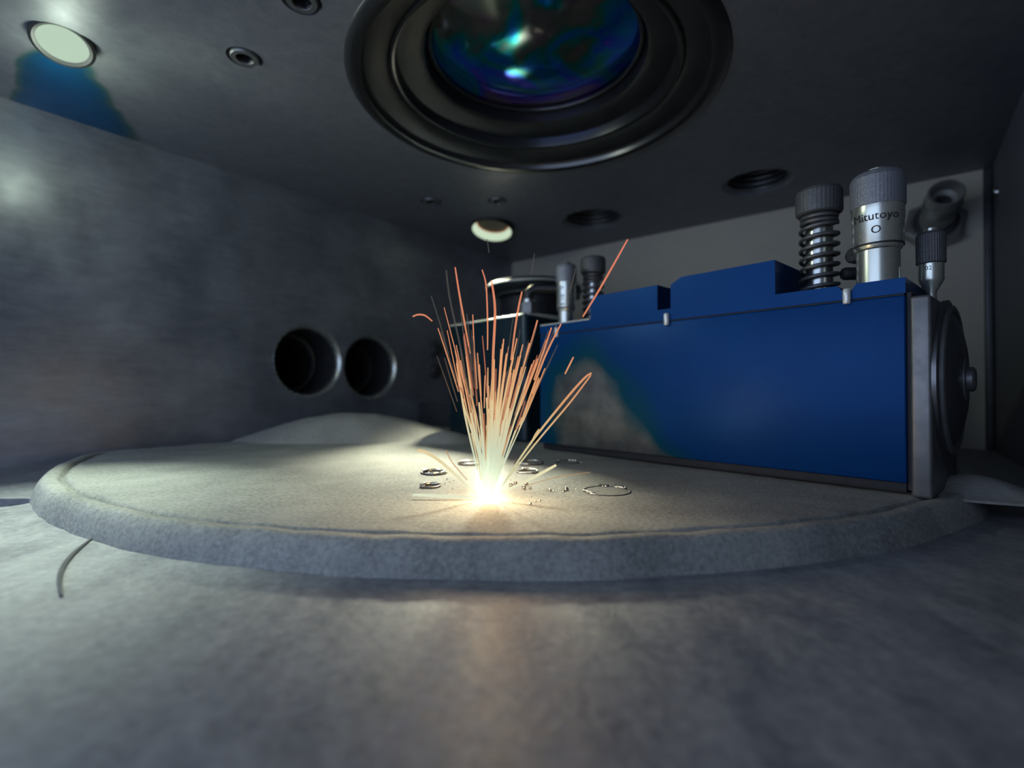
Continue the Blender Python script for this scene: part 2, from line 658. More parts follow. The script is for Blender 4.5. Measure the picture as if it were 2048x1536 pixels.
# left wall with two gas ports (local x along the wall, y outwards)
wall_left = struct(MB().box(-62, 0.0, 0, 3.5, 0, CEIL).build('wall_left', M['wall'], None, CORNER, TH_L, smooth=False))
ports = [(-26.5, 6.45, 2.62), (-20.55, 6.2, 2.55)]
cs = []
for x, z, r in ports:
    m = MB().lathe([(r + 0.28, -1), (r + 0.28, 0.0), (r + 0.22, 0.12), (r + 0.1, 0.26), (r, 0.45), (r, 6)], (x, 0, z), (0, 1, 0), 64, True, True)
    c = m.build('cutter', None, None, CORNER, TH_L, smooth=False)
    cs.append(c)
cut(wall_left, cs)
wall_left.data.materials.clear()
wall_left.data.materials.append(M['wall'])
for i, (x, z, r) in enumerate(ports):
    MB().lathe([(r + 0.30, -0.05), (r + 0.29, -0.07), (r + 0.16, 0.02), (r + 0.05, 0.22), (r - 0.01, 0.5)], (x, 0, z), (0, 1, 0), 72).build('port_lip', M['port_lip'], wall_left)
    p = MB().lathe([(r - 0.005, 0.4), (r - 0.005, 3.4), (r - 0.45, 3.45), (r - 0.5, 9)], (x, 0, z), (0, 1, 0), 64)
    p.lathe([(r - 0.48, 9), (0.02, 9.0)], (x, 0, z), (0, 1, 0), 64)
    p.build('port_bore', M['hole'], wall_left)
    MB().ring(r - 0.35, 0.13, (x, 3.1, z), (0, 1, 0), 64, 8).build('port_step_ring', M['darkgrey'], wall_left)

wall_back = struct(MB().box(0.0, WIDE, 0, 3, 0, CEIL).build('wall_back', M['backwall'], None, CORNER, TH_B, smooth=False))
RC = CORNER + E * WIDE
wall_right = struct(MB().box(-0.0, 62, 0, 3, 0, CEIL).build('wall_right', M['darkwall'], None, RC, math.atan2(-D.y, -D.x), smooth=False))
# upright edge strip where the back wall meets the right wall
struct(MB().box(WIDE - 0.5, WIDE, -0.35, 0, 0, CEIL, 0.12).build('trim_1', M['darkgrey'], None, CORNER, TH_B))

# ---------------------------------------------------------------- powder bed
BC = Vector((0.0, 35.7, 0))
BR = 24.7
BTOP = 0.75


def bed_limit(th):
    u = Vector((math.cos(th), math.sin(th), 0))
    r = BR
    ue = -u.dot(E)                     # towards the left wall
    if ue > 1e-3:
        r = min(r, 13.0 / ue)
    ud = u.dot(D)                      # towards the back wall
    if ud > 1e-3:
        r = min(r, 19.5 / ud)
    return r


def bed_profile(b, x, y):
    """height of the bed at b cm inside its border"""
    side = 0.42
    if b < side:
        t = max(b / side, 0)
        z = BTOP * (1 - (1 - t) ** 2.2)
    else:
        z = BTOP + 0.03
    z -= 0.20 * math.exp(-((b - 0.92) / 0.11) ** 2)
    if b > 1.1:
        z -= 0.03
    n = noise.fractal(Vector((x * 0.9, y * 0.9, 3.1)), 0.9, 2.1, 5)
    k = min(1, b / 0.2)
    far = min(1, max(0, (b - 1.2) / 1.5))
    z += n * (0.035 * (1 - far) + 0.014) * k
    z += 0.05 * noise.noise(Vector((x * 0.16, y * 0.16, 9))) * far
    return z


bed = MB()
NTH = 480
bs = [0, 0.03, 0.07, 0.12, 0.18, 0.25, 0.33, 0.42, 0.5, 0.6, 0.7, 0.78, 0.84, 0.88, 0.92, 0.96, 1.0, 1.06, 1.12, 1.2, 1.35, 1.5, 1.7, 2.0, 2.4, 2.8, 3.2, 3.7, 4.2,
      4.7, 5.2, 5.8, 6.4, 7, 7.7, 8.4, 9.2, 10, 11, 12, 12.9]
loops = []
for b in bs:
    lp = []
    for j in range(NTH):
        th = 2 * math.pi * j / NTH
        lim = bed_limit(th)
        lim += 0.10 * noise.noise(Vector((math.cos(th) * 9, math.sin(th) * 9, 0))) + 0.05 * noise.noise(Vector((math.cos(th) * 40, math.sin(th) * 40, 4)))
        bb = b if b < 2.0 else 2.0 + (b - 2.0) / 10.9 * (lim - 2.0) * 0.995
        r = max(lim - bb, 0.05)
        x, y = BC.x + r * math.cos(th), BC.y + r * math.sin(th)
        lp.append((x, y, bed_profile(bb, x, y)))
    loops.append(lp)
bed.loft(loops, True, True)
bo = bed.build('powder_bed', M['bed'], None, (0, 0, 0), angle=60)
tag(bo, 'broad round powder bed with a raised grey rim under the sparks', 'powder bed')


# ---------------------------------------------------------------- loose powder heaps
def mound(name, label, cx, cy, rx, ry, h, z0, seed, rot=0.0, flat=1.0, group='loose powder heaps'):
    m = MB()
    nr, nt = 26, 72
    loops = []
    for i in range(nr + 1):
        t = 1.0 - i / nr
        lp = []
        for j in range(nt):
            a = 2 * math.pi * j / nt
            w = 1 + 0.12 * noise.noise(Vector((math.cos(a) * 1.6 + seed, math.sin(a) * 1.6, seed)))
            x, y = t * rx * w * math.cos(a), t * ry * w * math.sin(a)
            z = h * (0.5 + 0.5 * math.cos(math.pi * min(1, t))) ** flat
            z += 0.06 * h * noise.noise(Vector((x * 0.8 + seed, y * 0.8, seed))) * (1 - t)
            lp.append((x, y, z - 0.06 * (t > 0.97)))
        loops.append(lp)
    m.loft(loops, True, True)
    o = m.build(name, M['mound'], None, (cx, cy, z0), rot, angle=60)
    return tag(o, label, 'powder heap', group)


mound('powder_mound', 'large smooth heap of grey powder below the two round wall ports', -11.8, 36.5, 7.9, 4.6, 1.75, 0.72, 2.0, math.radians(14), 0.55)
mound('powder_mound', 'small low powder heap just behind the spark fan, left of the plate', -4.4, 33.2, 2.6, 2.2, 0.72, 0.72, 5.0, 0, 0.8)
mound('powder_mound', 'dim crumbly powder heap against the dished end cap', 16.0, 17.3, 2.0, 2.2, 0.55, 0.70, 8.0)

# ---------------------------------------------------------------- laser window in the ceiling
win = thing('laser_window', 'large round laser window with steel lip and coated glass with colourful reflections in ceiling', 'laser window', (LENS_C[0], LENS_C[1], CEIL))
MB().lathe([(9.5, 0.02), (9.4, -0.10), (9.2, -0.18), (8.95, -0.20), (8.75, -0.12), (8.68, 0.1)], n=128).build('outer_lip', M['ring_lip'], win)
MB().lathe([(8.68, 0.1), (8.6, 0.22), (7.6, 0.55), (7.45, 0.72)], n=128).build('dark_groove', M['ring_dark'], win)
MB().lathe([(7.45, 0.72), (7.38, 0.62), (7.28, 0.60), (7.16, 0.66), (7.1, 0.9), (7.05, 1.2)], n=128).build('inner_lip', M['ring_lip'], win)
MB().lathe([(7.05, 1.2), (6.0, 1.45), (5.75, 1.6), (5.65, 2.2), (5.6, 3.0)], n=128).build('retaining_ring', M['ring_dark'], win)
g = MB()
prof = []
for i in range(20):
    r = 5.62 * (1 - i / 19.0) + 0.01
    prof.append((r, 2.45 - 0.95 * (1 - (r / 5.62) ** 2)))
g.lathe(prof, n=96)
g.build('coated_glass', M['lens'], win, angle=180)
MB().ring(5.45, 0.12, (0, 0, 2.2), n=128).build('glass_seal', M['ring_lip'], win)

# ---------------------------------------------------------------- ceiling lamps
lampa = thing('ceiling_lamp', 'fully lit round ceiling lamp at the upper left corner', 'lamp', (LAMP_A[0], LAMP_A[1], CEIL), 0, 'recessed ceiling lamps')
A_AX = (-0.22, 0.30, 1)
MB().lathe([(1.16, 0.3), (1.14, -0.30), (1.02, -0.34), (0.90, -0.28), (0.89, 0.1), (1.0, 0.42), (1.05, 1.0)], (0, 0, 0), A_AX, n=64).build('bezel', M['ring_dark'], lampa)
MB().lathe([(0.90, -0.26), (0.8, -0.33), (0.6, -0.38), (0.3, -0.40), (0.02, -0.41)], (0, 0, 0), A_AX, n=64, cap1=True).build('lamp_glass', M['lamp_lens'], lampa)
ld = bpy.data.lights.new('lamp_light', 'SPOT')
ld.spot_size = math.radians(60)
ld.spot_blend = 1.0
ld.shadow_soft_size = 0.6 * S
ld.energy = LAMP_A_POWER
ld.color = (0.86, 1.0, 0.84)
lo = bpy.data.objects.new('lamp_light', ld)
COL.objects.link(lo)
lo.location = (0, 0, -0.85 * S)
lo.rotation_euler = (Vector((-16.5, 14.0, 0)) - Vector((LAMP_A[0], LAMP_A[1], CEIL))).to_track_quat('-Z', 'Y').to_euler()
lo.parent = lampa
ld = bpy.data.lights.new('lamp_spill', 'POINT')
ld.shadow_soft_size = 0.6 * S
ld.energy = LAMP_A_SPILL
ld.color = (0.85, 1.0, 0.78)
lo = bpy.data.objects.new('lamp_spill', ld)
COL.objects.link(lo)
lo.location = (-0.5 * S, 0.6 * S, -2.3 * S)
lo.parent = lampa
ld = bpy.data.lights.new('lamp_fill_light', 'SPOT')  # added fill spot, brightens the carriage and the back wall
ld.spot_size = math.radians(116)
ld.spot_blend = 0.8
ld.shadow_soft_size = 0.7 * S
ld.energy = LAMP_A_FILL
ld.color = (0.90, 1.0, 0.80)
lo = bpy.data.objects.new('lamp_fill_light', ld)
COL.objects.link(lo)
lo.location = (0.3 * S, -0.2 * S, -1.5 * S)
lo.rotation_euler = (Vector((10.0, 29.0, 3.0)) - Vector((LAMP_A[0], LAMP_A[1], CEIL))).to_track_quat('-Z', 'Y').to_euler()
lo.parent = lampa

lampb = thing('ceiling_lamp', 'angled ceiling lamp with a dark socket above the spark fan', 'lamp', (LAMP_B[0], LAMP_B[1], CEIL), 0, 'recessed ceiling lamps')
q = B_AX
MB().lathe([(2.0, 0.6), (2.0, -0.55), (1.97, -0.62), (1.88, -0.62), (1.84, -0.5)], (0, 0, 0), q, 64).build('housing', M['ring_dark'], lampb)
MB().lathe([(1.85, -0.55), (1.74, -0.1), (1.55, 0.15)], (0, 0, 0), q, 64).build('reflector', M['lamp_cup'], lampb)
MB().lathe([(1.55, 0.15), (1.44, 0.2)], (0, 0, 0), q, 64).build('amber_edge', M['amber'], lampb)
MB().lathe([(1.45, 0.19), (1.2, 0.28), (0.02, 0.3)], (0, 0, 0), q, 64, False, True).build('socket', M['lamp_dark'], lampb)
ld = bpy.data.lights.new('lamp_light', 'SPOT')
ld.spot_size = math.radians(40)
ld.spot_blend = 1.0
ld.shadow_soft_size = 1.6 * S
ld.energy = LAMP_B_POWER
ld.color = (1.0, 0.98, 0.74)
lo = bpy.data.objects.new('lamp_light', ld)
COL.objects.link(lo)
lo.location = -q * 2.4 * S
lo.rotation_euler = (Vector((-1.6, 25.4, 0)) - Vector((LAMP_B[0], LAMP_B[1], CEIL))).to_track_quat('-Z', 'Y').to_euler()
lo.parent = lampb

# ---------------------------------------------------------------- ceiling screws
sl = ['socket screw in ceiling between upper left lamp and laser window',
      'socket screw cut by the top picture edge, left of laser window',
      'dim socket screw in ceiling left of the angled lamp',
      'small socket screw in ceiling right above the angled lamp',
      'tiny bright screw in the ceiling at the far right']
for (x, y, r), lb in zip(screws, sl):
    t = thing('socket_screw', lb, 'screw', (x, y, CEIL), 0, 'screws in the ceiling')
    MB().lathe([(r * 1.0, 0.5), (r * 1.0, 0.02), (r * 0.93, -0.06), (r * 0.62, -0.06), (r * 0.58, 0.0)], n=40).build('head', M['grey'], t)
    MB().lathe([(r * 0.6, -0.04), (r * 0.56, 0.0), (r * 0.55, 0.3), (0.01, 0.3)], n=6, cap1=True).build('hex_socket', M['black'], t, smooth=False)

# ---------------------------------------------------------------- wall screws by the corner
for z, lb in ((8.3, 'upper of two small screws on left wall beside the spark fan'), (6.15, 'lower of two small screws on left wall beside the spark fan')):
    p = Vector((-7.9, 50.8, z))
    t = thing('wall_screw', lb, 'screw', p, TH_L, 'screws on the left wall')
    MB().lathe([(0.95, -0.02), (0.95, -0.12), (0.85, -0.2), (0.6, -0.22)], (0, 0, 0), (0, 1, 0), 40).build('washer', M['grey'], t)
    MB().lathe([(0.6, 0.0), (0.6, -0.4), (0.5, -0.5), (0.02, -0.52)], (0, 0, 0), (0, 1, 0), 32).build('head', M['darkgrey'], t)

# ---------------------------------------------------------------- recoater (the blue plate)
U = Vector((0.667, -0.745, 0)).normalized()
TH_U = math.atan2(U.y, U.x)
RO = (1.6, 28.5, BTOP + 0.1)
rec = thing('recoater', 'long blue recoater carriage with micrometers and springs on top', 'recoater', RO, TH_U)
L = 16.64
MB().box(0, L, 0, 5.0, 0.32, 6.42, 0.06).build('body', M['blue_patch'], rec)
MB().box(0.02, L - 0.05, 0.25, 4.8, -0.02, 0.36, 0.02).build('wiper_blade', M['black'], rec)
MB().box(0.05, L - 0.05, 0.06, 4.9, 6.40, 6.50).build('seam', M['black'], rec)
# lid: two lengths with a notch between
lid = MB()
def prism(m, pts, y0, y1):
    m.loft([[(x, y, z) for x, z in pts] for y in (y0, y1)], True, True)
prism(lid, [(0, 6.47), (14.95, 6.47), (14.95, 6.72), (14.72, 6.98), (0, 6.98)], 0.0, 5.0)
lid.build('lid', M['blue'], rec, smooth=False)
lid = MB()
prism(lid, [(15.12, 6.47), (L, 6.47), (L, 6.98), (15.3, 6.98), (15.12, 6.72)], 0.0, 5.0)
lid.build('lid', M['blue'], rec, smooth=False)
MB().box(14.93, 15.14, 0.5, 4.8, 6.45, 6.6).build('notch_floor', M['darkgrey'], rec)
# raised blocks
bk = MB()
prism(bk, [(3.63, 6.97), (7.55, 6.97), (7.55, 8.15), (4.0, 8.15), (3.63, 7.85)], 0.05, 4.6)
bk.build('raised_block', M['blue'], rec, smooth=False)
bk = MB()
prism(bk, [(8.22, 6.97), (12.65, 6.97), (12.65, 8.32), (8.75, 8.32), (8.22, 8.05)], 0.05, 4.75)
bk.build('raised_block', M['blue'], rec, smooth=False)
MB().box(7.53, 8.24, 1.2, 4.4, 6.97, 7.6).build('spacer', M['darkgrey'], rec)
# chrome pins in the top edge
for x, z in ((1.35, 6.5), (8.08, 6.52), (15.03, 6.58)):
    MB().lathe([(0.02, -0.28), (0.10, -0.27), (0.125, -0.22), (0.125, 0.2), (0.10, 0.25), (0.02, 0.26)], (x, -0.06, z), (0, 0, 1), 16).build('pin', M['chrome'], rec)

# end plate and dished cap on the right end
MB().box(L + 0.0, L + 0.12, 0.15, 4.9, 0.1, 6.5).build('gasket', M['black'], rec)
MB().box(L + 0.10, L + 0.64, 0.0, 5.0, -0.1, 6.35, 0.10).build('end_plate', M['grey'], rec)
cap = MB().lathe([(2.75, 0.0), (2.75, 0.12), (2.55, 0.18), (2.35, 0.19), (2.2, 0.27), (1.8, 0.40), (1.3, 0.50), (1.2, 0.49), (0.6, 0.53)], (L + 0.62, 2.75, 3.7), (1, 0, 0), 64).build('dished_cap', M['dish'], rec)
MB().ring(2.45, 0.12, (L + 0.80, 2.75, 3.7), (1, 0, 0), 64, 8).build('cap_bead', M['grey'], cap)
MB().lathe([(0.75, 0.45), (0.72, 0.56), (0.42, 0.58), (0.42, 0.72), (0.34, 0.78), (0.02, 0.79)], (L + 0.62, 2.75, 3.7), (1, 0, 0), 32).build('cap_knob', M['grey'], cap)

# spring bolts
def spring_bolt(x, y, z0, z1, rh, rs, rod, label):
    h = z1 - z0
    hub = MB().lathe([(rod, 0), (rod, h - 0.6)], (x, y, z0), (0, 0, 1), 32, True, True).build('spring_bolt', M['bright'], rec)
    hub['label'] = label
    hh = 0.24 * h
    hd = MB()
    # knurled head: fine ribs round the rim
    n = 72
    loops = []
    for rr, zz, rib in ((rh * 0.86, z1 - hh, 0), (rh * 0.97, z1 - hh + 0.06, 0.01), (rh, z1 - hh * 0.85, 0.014), (rh, z1 - 0.16, 0.014), (rh * 0.94, z1 - 0.05, 0.006), (rh * 0.8, z1, 0)):
        loops.append([(x + (rr - rib * (j % 2)) * math.cos(2 * math.pi * j / n), y + (rr - rib * (j % 2)) * math.sin(2 * math.pi * j / n), zz) for j in range(n)])
    hd.loft(loops, True, True)
    hd.build('bolt_head', M['knurl_dark'], hub, angle=20)
    for i in range(2):
        MB().ring(rs * 0.92, 0.085, (x, y, z1 - hh - 0.10 - 0.19 * i), n=40, m=8).build('washer', M['grey'], hub)
    MB().helix(rs, 0.075, z0 + 0.08, z1 - hh - 0.42, 7.0, (x, y, 0)).build('spring', M['grey'], hub, angle=60)
    return hub


spring_bolt(13.58, 2.0, 6.97, 11.25, 0.82, 0.64, 0.47, 'thick spring bolt with a dark knurled head')
spring_bolt(1.75, 2.6, 6.97, 11.0, 0.72, 0.56, 0.43, 'smaller spring bolt beside the left micrometer')


# micrometer heads
def micrometer(x, y, z0, zs, R, label, marks):
    """zs = (shoulder, barrel top, thimble top, button top) in local z"""
    sh, bt, tt, bu = zs
    body = MB().lathe([(R * 0.80, z0), (R * 0.80, sh - 0.04), (R * 0.86, sh)], (x, y, 0), (0, 0, 1), 48, True).build('micrometer', M['satin'], rec)
    body['label'] = label
    sl = MB().lathe([(R * 0.86, sh), (R * 0.945, sh + 0.12), (R * 0.945, bt - 0.5), (R * 0.97, bt - 0.45), (R * 0.97, bt)], (x, y, 0), (0, 0, 1), 48).build('barrel', M['satin'], body)
    th = MB()
    n = 96
    loops = []
    for rr, zz, rib in ((R * 0.9, bt - 0.02, 0), (R, bt, 0.004), (R * 1.02, bt + 0.08, 0.008), (R * 1.02, tt - 0.2, 0.008), (R * 0.94, tt - 0.06, 0.004), (R * 0.84, tt, 0), (R * 0.45, tt + 0.02, 0)):
        loops.append([(x + (rr - rib * (j % 2)) * math.cos(2 * math.pi * j / n), y + (rr - rib * (j % 2)) * math.sin(2 * math.pi * j / n), zz) for j in range(n)])
    th.loft(loops, True, True)
    th.build('thimble', M['knurl'], body, angle=15)
    MB().lathe([(R * 0.42, tt), (R * 0.42, bu - 0.05), (R * 0.36, bu), (0.01, bu)], (x, y, 0), (0, 0, 1), 32, False, True).build('button', M['satin'], body)
    # ring line round the barrel
    MB().lathe([(R * 0.953, sh + 0.1), (R * 0.953, sh + 0.17)], (x, y, 0), (0, 0, 1), 48).build('ring_line', M['ink'], body)
    for txt, size, ang, z, rot in marks:
        text_mesh('engraving', txt, size, M['ink'], body, (x, y, R * 0.985, ang, z), rot)
    return body


def face_angle(x, y):
    """bearing (local) from a barrel axis towards the room's open side"""
    w = Matrix.Rotation(TH_U, 3, 'Z') @ Vector((x, y, 0)) + Vector(RO)
    d = Matrix.Rotation(-TH_U, 3, 'Z') @ Vector((-w.x, -w.y, 0))
    return math.atan2(d.y, d.x)


a = face_angle(15.66, 1.2)
micrometer(15.66, 1.2, 6.97, (8.25, 9.75, 10.95, 11.15), 0.80, 'large micrometer head with knurled grey thimble',
           [('Mitutoyo', 0.40, a - 0.10, 9.30, 0), ('O', 0.38, a - 0.06, 8.82, 0)])
a = face_angle(1.28, 0.8)
micrometer(1.28, 0.8, 6.97, (7.75, 9.35, 10.35, 10.5), 0.56, 'slim micrometer head with scale numbers, left end',
           [('0', 0.34, a - 0.45, 9.0, math.pi / 2), ('10', 0.34, a - 0.40, 8.45, math.pi / 2), ('15', 0.30, a - 0.40, 8.0, math.pi / 2)])
# slender micrometer on the end plate
sx, sy = L + 0.3, 2.4
sm = MB().lathe([(0.15, 6.3), (0.15, 6.75), (0.33, 7.1), (0.36, 7.2), (0.36, 7.75)], (sx, sy, 0), (0, 0, 1), 40).build('micrometer', M['satin'], rec)
sm['label'] = 'small dim micrometer on the end plate'
th = MB()
n = 72
th.loft([[(sx + (r - k * (j % 2)) * math.cos(2 * math.pi * j / n), sy + (r - k * (j % 2)) * math.sin(2 * math.pi * j / n), z) for j in range(n)]
         for r, z, k in ((0.36, 7.73, 0), (0.42, 7.77, 0.012), (0.42, 8.75, 0.012), (0.36, 8.85, 0))], True, True)
th.build('thimble', M['knurl_dark'], sm, angle=15)
MB().lathe([(0.2, 8.83), (0.2, 8.98), (0.01, 9.0)], (sx, sy, 0), (0, 0, 1), 24, False, True).build('button', M['satin'], sm)
text_mesh('engraving', '02', 0.2, M['ink'], sm, (sx, sy, 0.37, face_angle(sx, sy) - 0.2, 7.55))
# black clamp knobs behind the large micrometer
ck = MB().lathe([(0.13, 6.97), (0.13, 8.6)], (14.95, 2.4, 0), (0, 0, 1), 16, True, True).build('clamp_post', M['black'], rec)
MB().lathe([(0.12, -0.35), (0.27, -0.32), (0.30, -0.2), (0.30, 0.25), (0.24, 0.33), (0.02, 0.34)], (14.80, 2.2, 8.42), (-0.3, -1, 0), 24, True).build('clamp_knob', M['black'], ck)
MB().lathe([(0.10, -0.35), (0.22, -0.32), (0.24, -0.2), (0.24, 0.25), (0.2, 0.33), (0.02, 0.34)], (14.62, 2.2, 7.78), (-0.8, -0.7, 0), 24, True).build('clamp_knob', M['black'], ck)

# rear carriage behind the left end, with rounded end and elbow fitting
rb = MB()
pts = []
y0, y1 = 1.9, 7.2
pts = [(-3.2, y0), (-3.2, y1), (-11.9, y1), (-11.9, y0)]
rr = 0.35
def round_poly(z, ins):
    x1, x0 = -3.2 - ins, -11.9 + ins
    ya, yb = y0 + ins, y1 - ins
    out = []
    for cx, cy, a0 in ((x1 - rr, yb - rr, 0), (x0 + rr, yb - rr, 90), (x0 + rr, ya + rr, 180), (x1 - rr, ya + rr, 270)):
        for i in range(5):
            a = math.radians(a0 + 90 * i / 4)
            out.append((cx + rr * math.cos(a), cy + rr * math.sin(a), z))
    return out
rb.loft([round_poly(0.05, 0), round_poly(8.0, 0), round_poly(8.2, 0.04), round_poly(8.3, 0.16)], True, True)
rb.build('rear_block', M['teal'], rec)
MB().tube([(-11.7, 1.92, 8.24), (-3.45, 1.92, 8.24)], 0.045, 8).build('edge_highlight', M['chrome'], rec)  # edge highlights added as thin bright tubes
MB().tube([(-3.3, 2.2, 8.26), (-3.24, 4.5, 8.26), (-3.3, 6.9, 8.26)], [0.06, 0.14, 0.06], 8).build('edge_highlight', M['chrome'], rec)
MB().tube([(0.05, 0.02, 6.99), (3.6, 0.02, 6.99)], 0.04, 8).build('edge_highlight', M['chrome'], rec)
ex, ey = -3.75, 2.7
el = MB().lathe([(0.52, 8.3), (0.60, 8.36), (0.60, 9.05), (0.52, 9.1)], (ex, ey, 0), (0, 0, 1), 6, True, True).build('elbow_fitting', M['grey'], rec, smooth=False)
el['label'] = 'hex nut with black elbow tube'
MB().lathe([(0.42, 9.08), (0.42, 9.3)], (ex, ey, 0), (0, 0, 1), 24, True, True).build('collar', M['bright'], el)
pts = [(ex, ey, 9.2), (ex, ey, 9.55)]
for i in range(1, 9):
    a = math.pi / 2 * i / 8
    pts.append((ex + 0.55 * (1 - math.cos(a)), ey + 0.45 * (1 - math.cos(a)), 9.55 + 0.5 * math.sin(a)))
pts += [(ex + 1.3, ey + 1.05, 10.02), (ex + 2.6, ey + 2.2, 9.5)]
MB().tube(pts, 0.33, 16).build('elbow_tube', M['ring_dark'], el)

# ---------------------------------------------------------------- pivot hub with bright rimmed cap, far corner
hub = thing('pivot_hub', 'dark round capped column with a thin bright rim behind left micrometer', 'hub', (1.9, 43.5, 0.0))
MB().lathe([(2.6, 0.0), (2.6, 9.0), (2.9, 9.3), (2.9, 11.9), (2.4, 12.1)], n=56, cap0=True).build('column', M['black'], hub)
cp = MB().lathe([(2.2, 12.0), (3.6, 12.4), (4.05, 12.8), (4.1, 13.0), (3.9, 13.25), (1.0, 13.5), (0.02, 13.5)], n=72).build('cap', M['black'], hub)
MB().ring(4.1, 0.07, (0, 0, 12.95), n=96, m=8).build('bright_rim', M['chrome'], cp)
MB().ring(3.2, 0.06, (0, 0, 12.25), n=80, m=8).build('inner_rim', M['grey'], cp)

# low dark block in the far corner, left of the column
blk = thing('floor_block', 'low dark metal block behind the small powder heap', 'block', (-6.6, 48.8, 0.0), TH_U)
MB().box(-4.2, 4.2, -1.6, 1.6, 0.0, 2.9, 0.12).build('block_body', M['darkgrey'], blk)
MB().box(-4.0, 4.0, -1.4, 1.4, 2.88, 3.1, 0.08).build('top_plate', M['grey'], blk)

# ---------------------------------------------------------------- hose fitting on the back wall
t = 39.4
fp = CORNER + E * t
fit = thing('hose_fitting', 'hollow steel hose fitting with hex nut on back wall, far right', 'fitting', (fp.x, fp.y, 16.1), TH_B)
AX = Vector((0.12, -1, 0.26)).normalized()
MB().lathe([(1.9, 0.0), (1.95, 0.12), (1.95, 0.75), (1.7, 0.95)], (0, 0, 0), AX, 6, True, True, twist=0.3).build('hex_nut', M['fitting'], fit, smooth=False)
MB().lathe([(1.35, 0.93), (1.35, 1.1), (1.0, 1.15)], (0, 0, 0), AX, 40).build('flange', M['darkgrey'], fit)
MB().lathe([(1.0, 1.0), (1.0, 4.5), (0.95, 4.6), (0.86, 4.6), (0.82, 4.5), (0.82, 3.6), (0.5, 3.5), (0.48, 0.9), (0.02, 0.9)], (0, 0, 0), AX, 48).build('spigot', M['fitting'], fit)
for i in range(5):
    MB().ring(1.0, 0.05, AX * (2.6 + 0.24 * i), AX, 48, 6).build('thread', M['bright'], fit)

# small bright screw on the right wall
p = RC - D * 2.2
t = thing('wall_screw', 'tiny bright screw on the dark right wall', 'screw', (p.x, p.y, 17.3), math.atan2(-D.y, -D.x))
MB().lathe([(0.3, 0.0), (0.28, -0.15), (0.15, -0.22)], (0, 0, 0), (0, 1, 0), 24).build('head', M['bright'], t)
MB().lathe([(0.15, -0.22), (0.13, -0.1), (0.01, -0.1)], (0, 0, 0), (0, 1, 0), 6).build('hex_socket', M['black'], t)

# ---------------------------------------------------------------- curved line on the floor, built as a thin wire
pts = []
for i in range(15):
    s = i / 14
    a, b, c = Vector((-11.75, 14.0, 0.04)), Vector((-10.3, 11.9, 0.04)), Vector((-9.1, 10.15, 0.04))
    pts.append(a * (1 - s) ** 2 + b * 2 * s * (1 - s) + c * s * s + Vector((-0.25, -0.1, 0)) * math.sin(math.pi * s))
w = MB().tube([(p - pts[0]) for p in pts], [0.03 + 0.03 * math.sin(math.pi * i / 14) for i in range(15)], 8)
tag(w.build('curved_line', M['grey'], None, (pts[0].x, pts[0].y, 0.03)), 'thin dark curved line on the floor, lower left', 'wire')

# ---------------------------------------------------------------- melt tracks and beads on the bed
HB = CAM_H - BTOP


def on_bed(px, py):
    Y = HB * 1000 / (py - 779)
    return Vector(((px - 1024) / 1000 * Y, Y, BTOP))


def melt_ring(cx, cy, rpx, label, spans, rough=1.0):
    c = on_bed(cx, cy)
    R = rpx / 1000 * c.y
    t = thing('melt_ring', label, 'melt track', (c.x, c.y, BTOP), 0, 'printed ring outlines')
    rnd = random.Random(int(cx))
    MB().ring(R, 0.05, (0, 0, 0.0), n=56, m=8).build('ring_track', M['melt_dark'], t)
    for a0, a1 in spans:
        m = MB()
        n = 12
        pts = []
        rad = []
        for i in range(n + 1):
            a = math.radians(a0 + (a1 - a0) * i / n)
            rr = R * (1 + rnd.uniform(-0.03, 0.03))
            pts.append((rr * math.cos(a), rr * math.sin(a), 0.05 + rnd.uniform(-0.01, 0.01)))
            rad.append(0.055 * rough * rnd.uniform(0.75, 1.2))
        m.tube(pts, rad, 8).build('shiny_bead_run', M['melt'], t, angle=70)
    return t


melt_ring(1213, 983, 46, 'single shiny melt ring to the right of the sparks', [(185, 230), (75, 100), (20, 60)])
melt_ring(868, 945, 24, 'upper of two small melt rings left of the sparks', [(60, 170), (250, 340)])
melt_ring(861, 972, 18, 'lower of two small melt rings left of the sparks', [(20, 150), (190, 240)])
melt_ring(940, 927, 22, 'melt ring half hidden behind the left of the spark base', [(30, 200), (240, 330)])
melt_ring(1057, 926, 28, 'far melt ring behind the right of the spark base', [(20, 170), (200, 330)])
melt_ring(1055, 944, 20, 'small melt ring just right of the spark base', [(10, 120), (300, 350)])
melt_ring(1135, 925, 22, 'farthest melt ring in the shade by the blue plate', [(30, 80), (120, 150)])
bead_px = [(1100, 982, 3.6), (1132, 981, 5.2), (1127, 984, 3.0), (1107, 983, 2.2), (1093, 981, 2.2), (1061, 1008, 2.8), (1071, 1003, 2.0),
           (1080, 1001, 1.8), (1108, 973, 1.6), (1152, 979, 1.6), (1031, 968, 4.0), (1022, 972, 4.4), (1052, 969, 4.0), (1048, 977, 4.2), (1060, 977, 3.0),
           (894, 959, 2.2), (900, 965, 1.6), (908, 962, 1.4), (890, 968, 1.5), (905, 978, 1.6), (1021, 961, 2.0), (1126, 924, 2.0), (1158, 925, 2.4), (1163, 926, 2.0),
           (1118, 977, 1.5), (1087, 990, 1.4), (1062, 993, 1.6), (1066, 985, 1.6), (1145, 986, 1.3), (1205, 952, 1.4), (1222, 954, 1.5), (1238, 956, 1.4)]
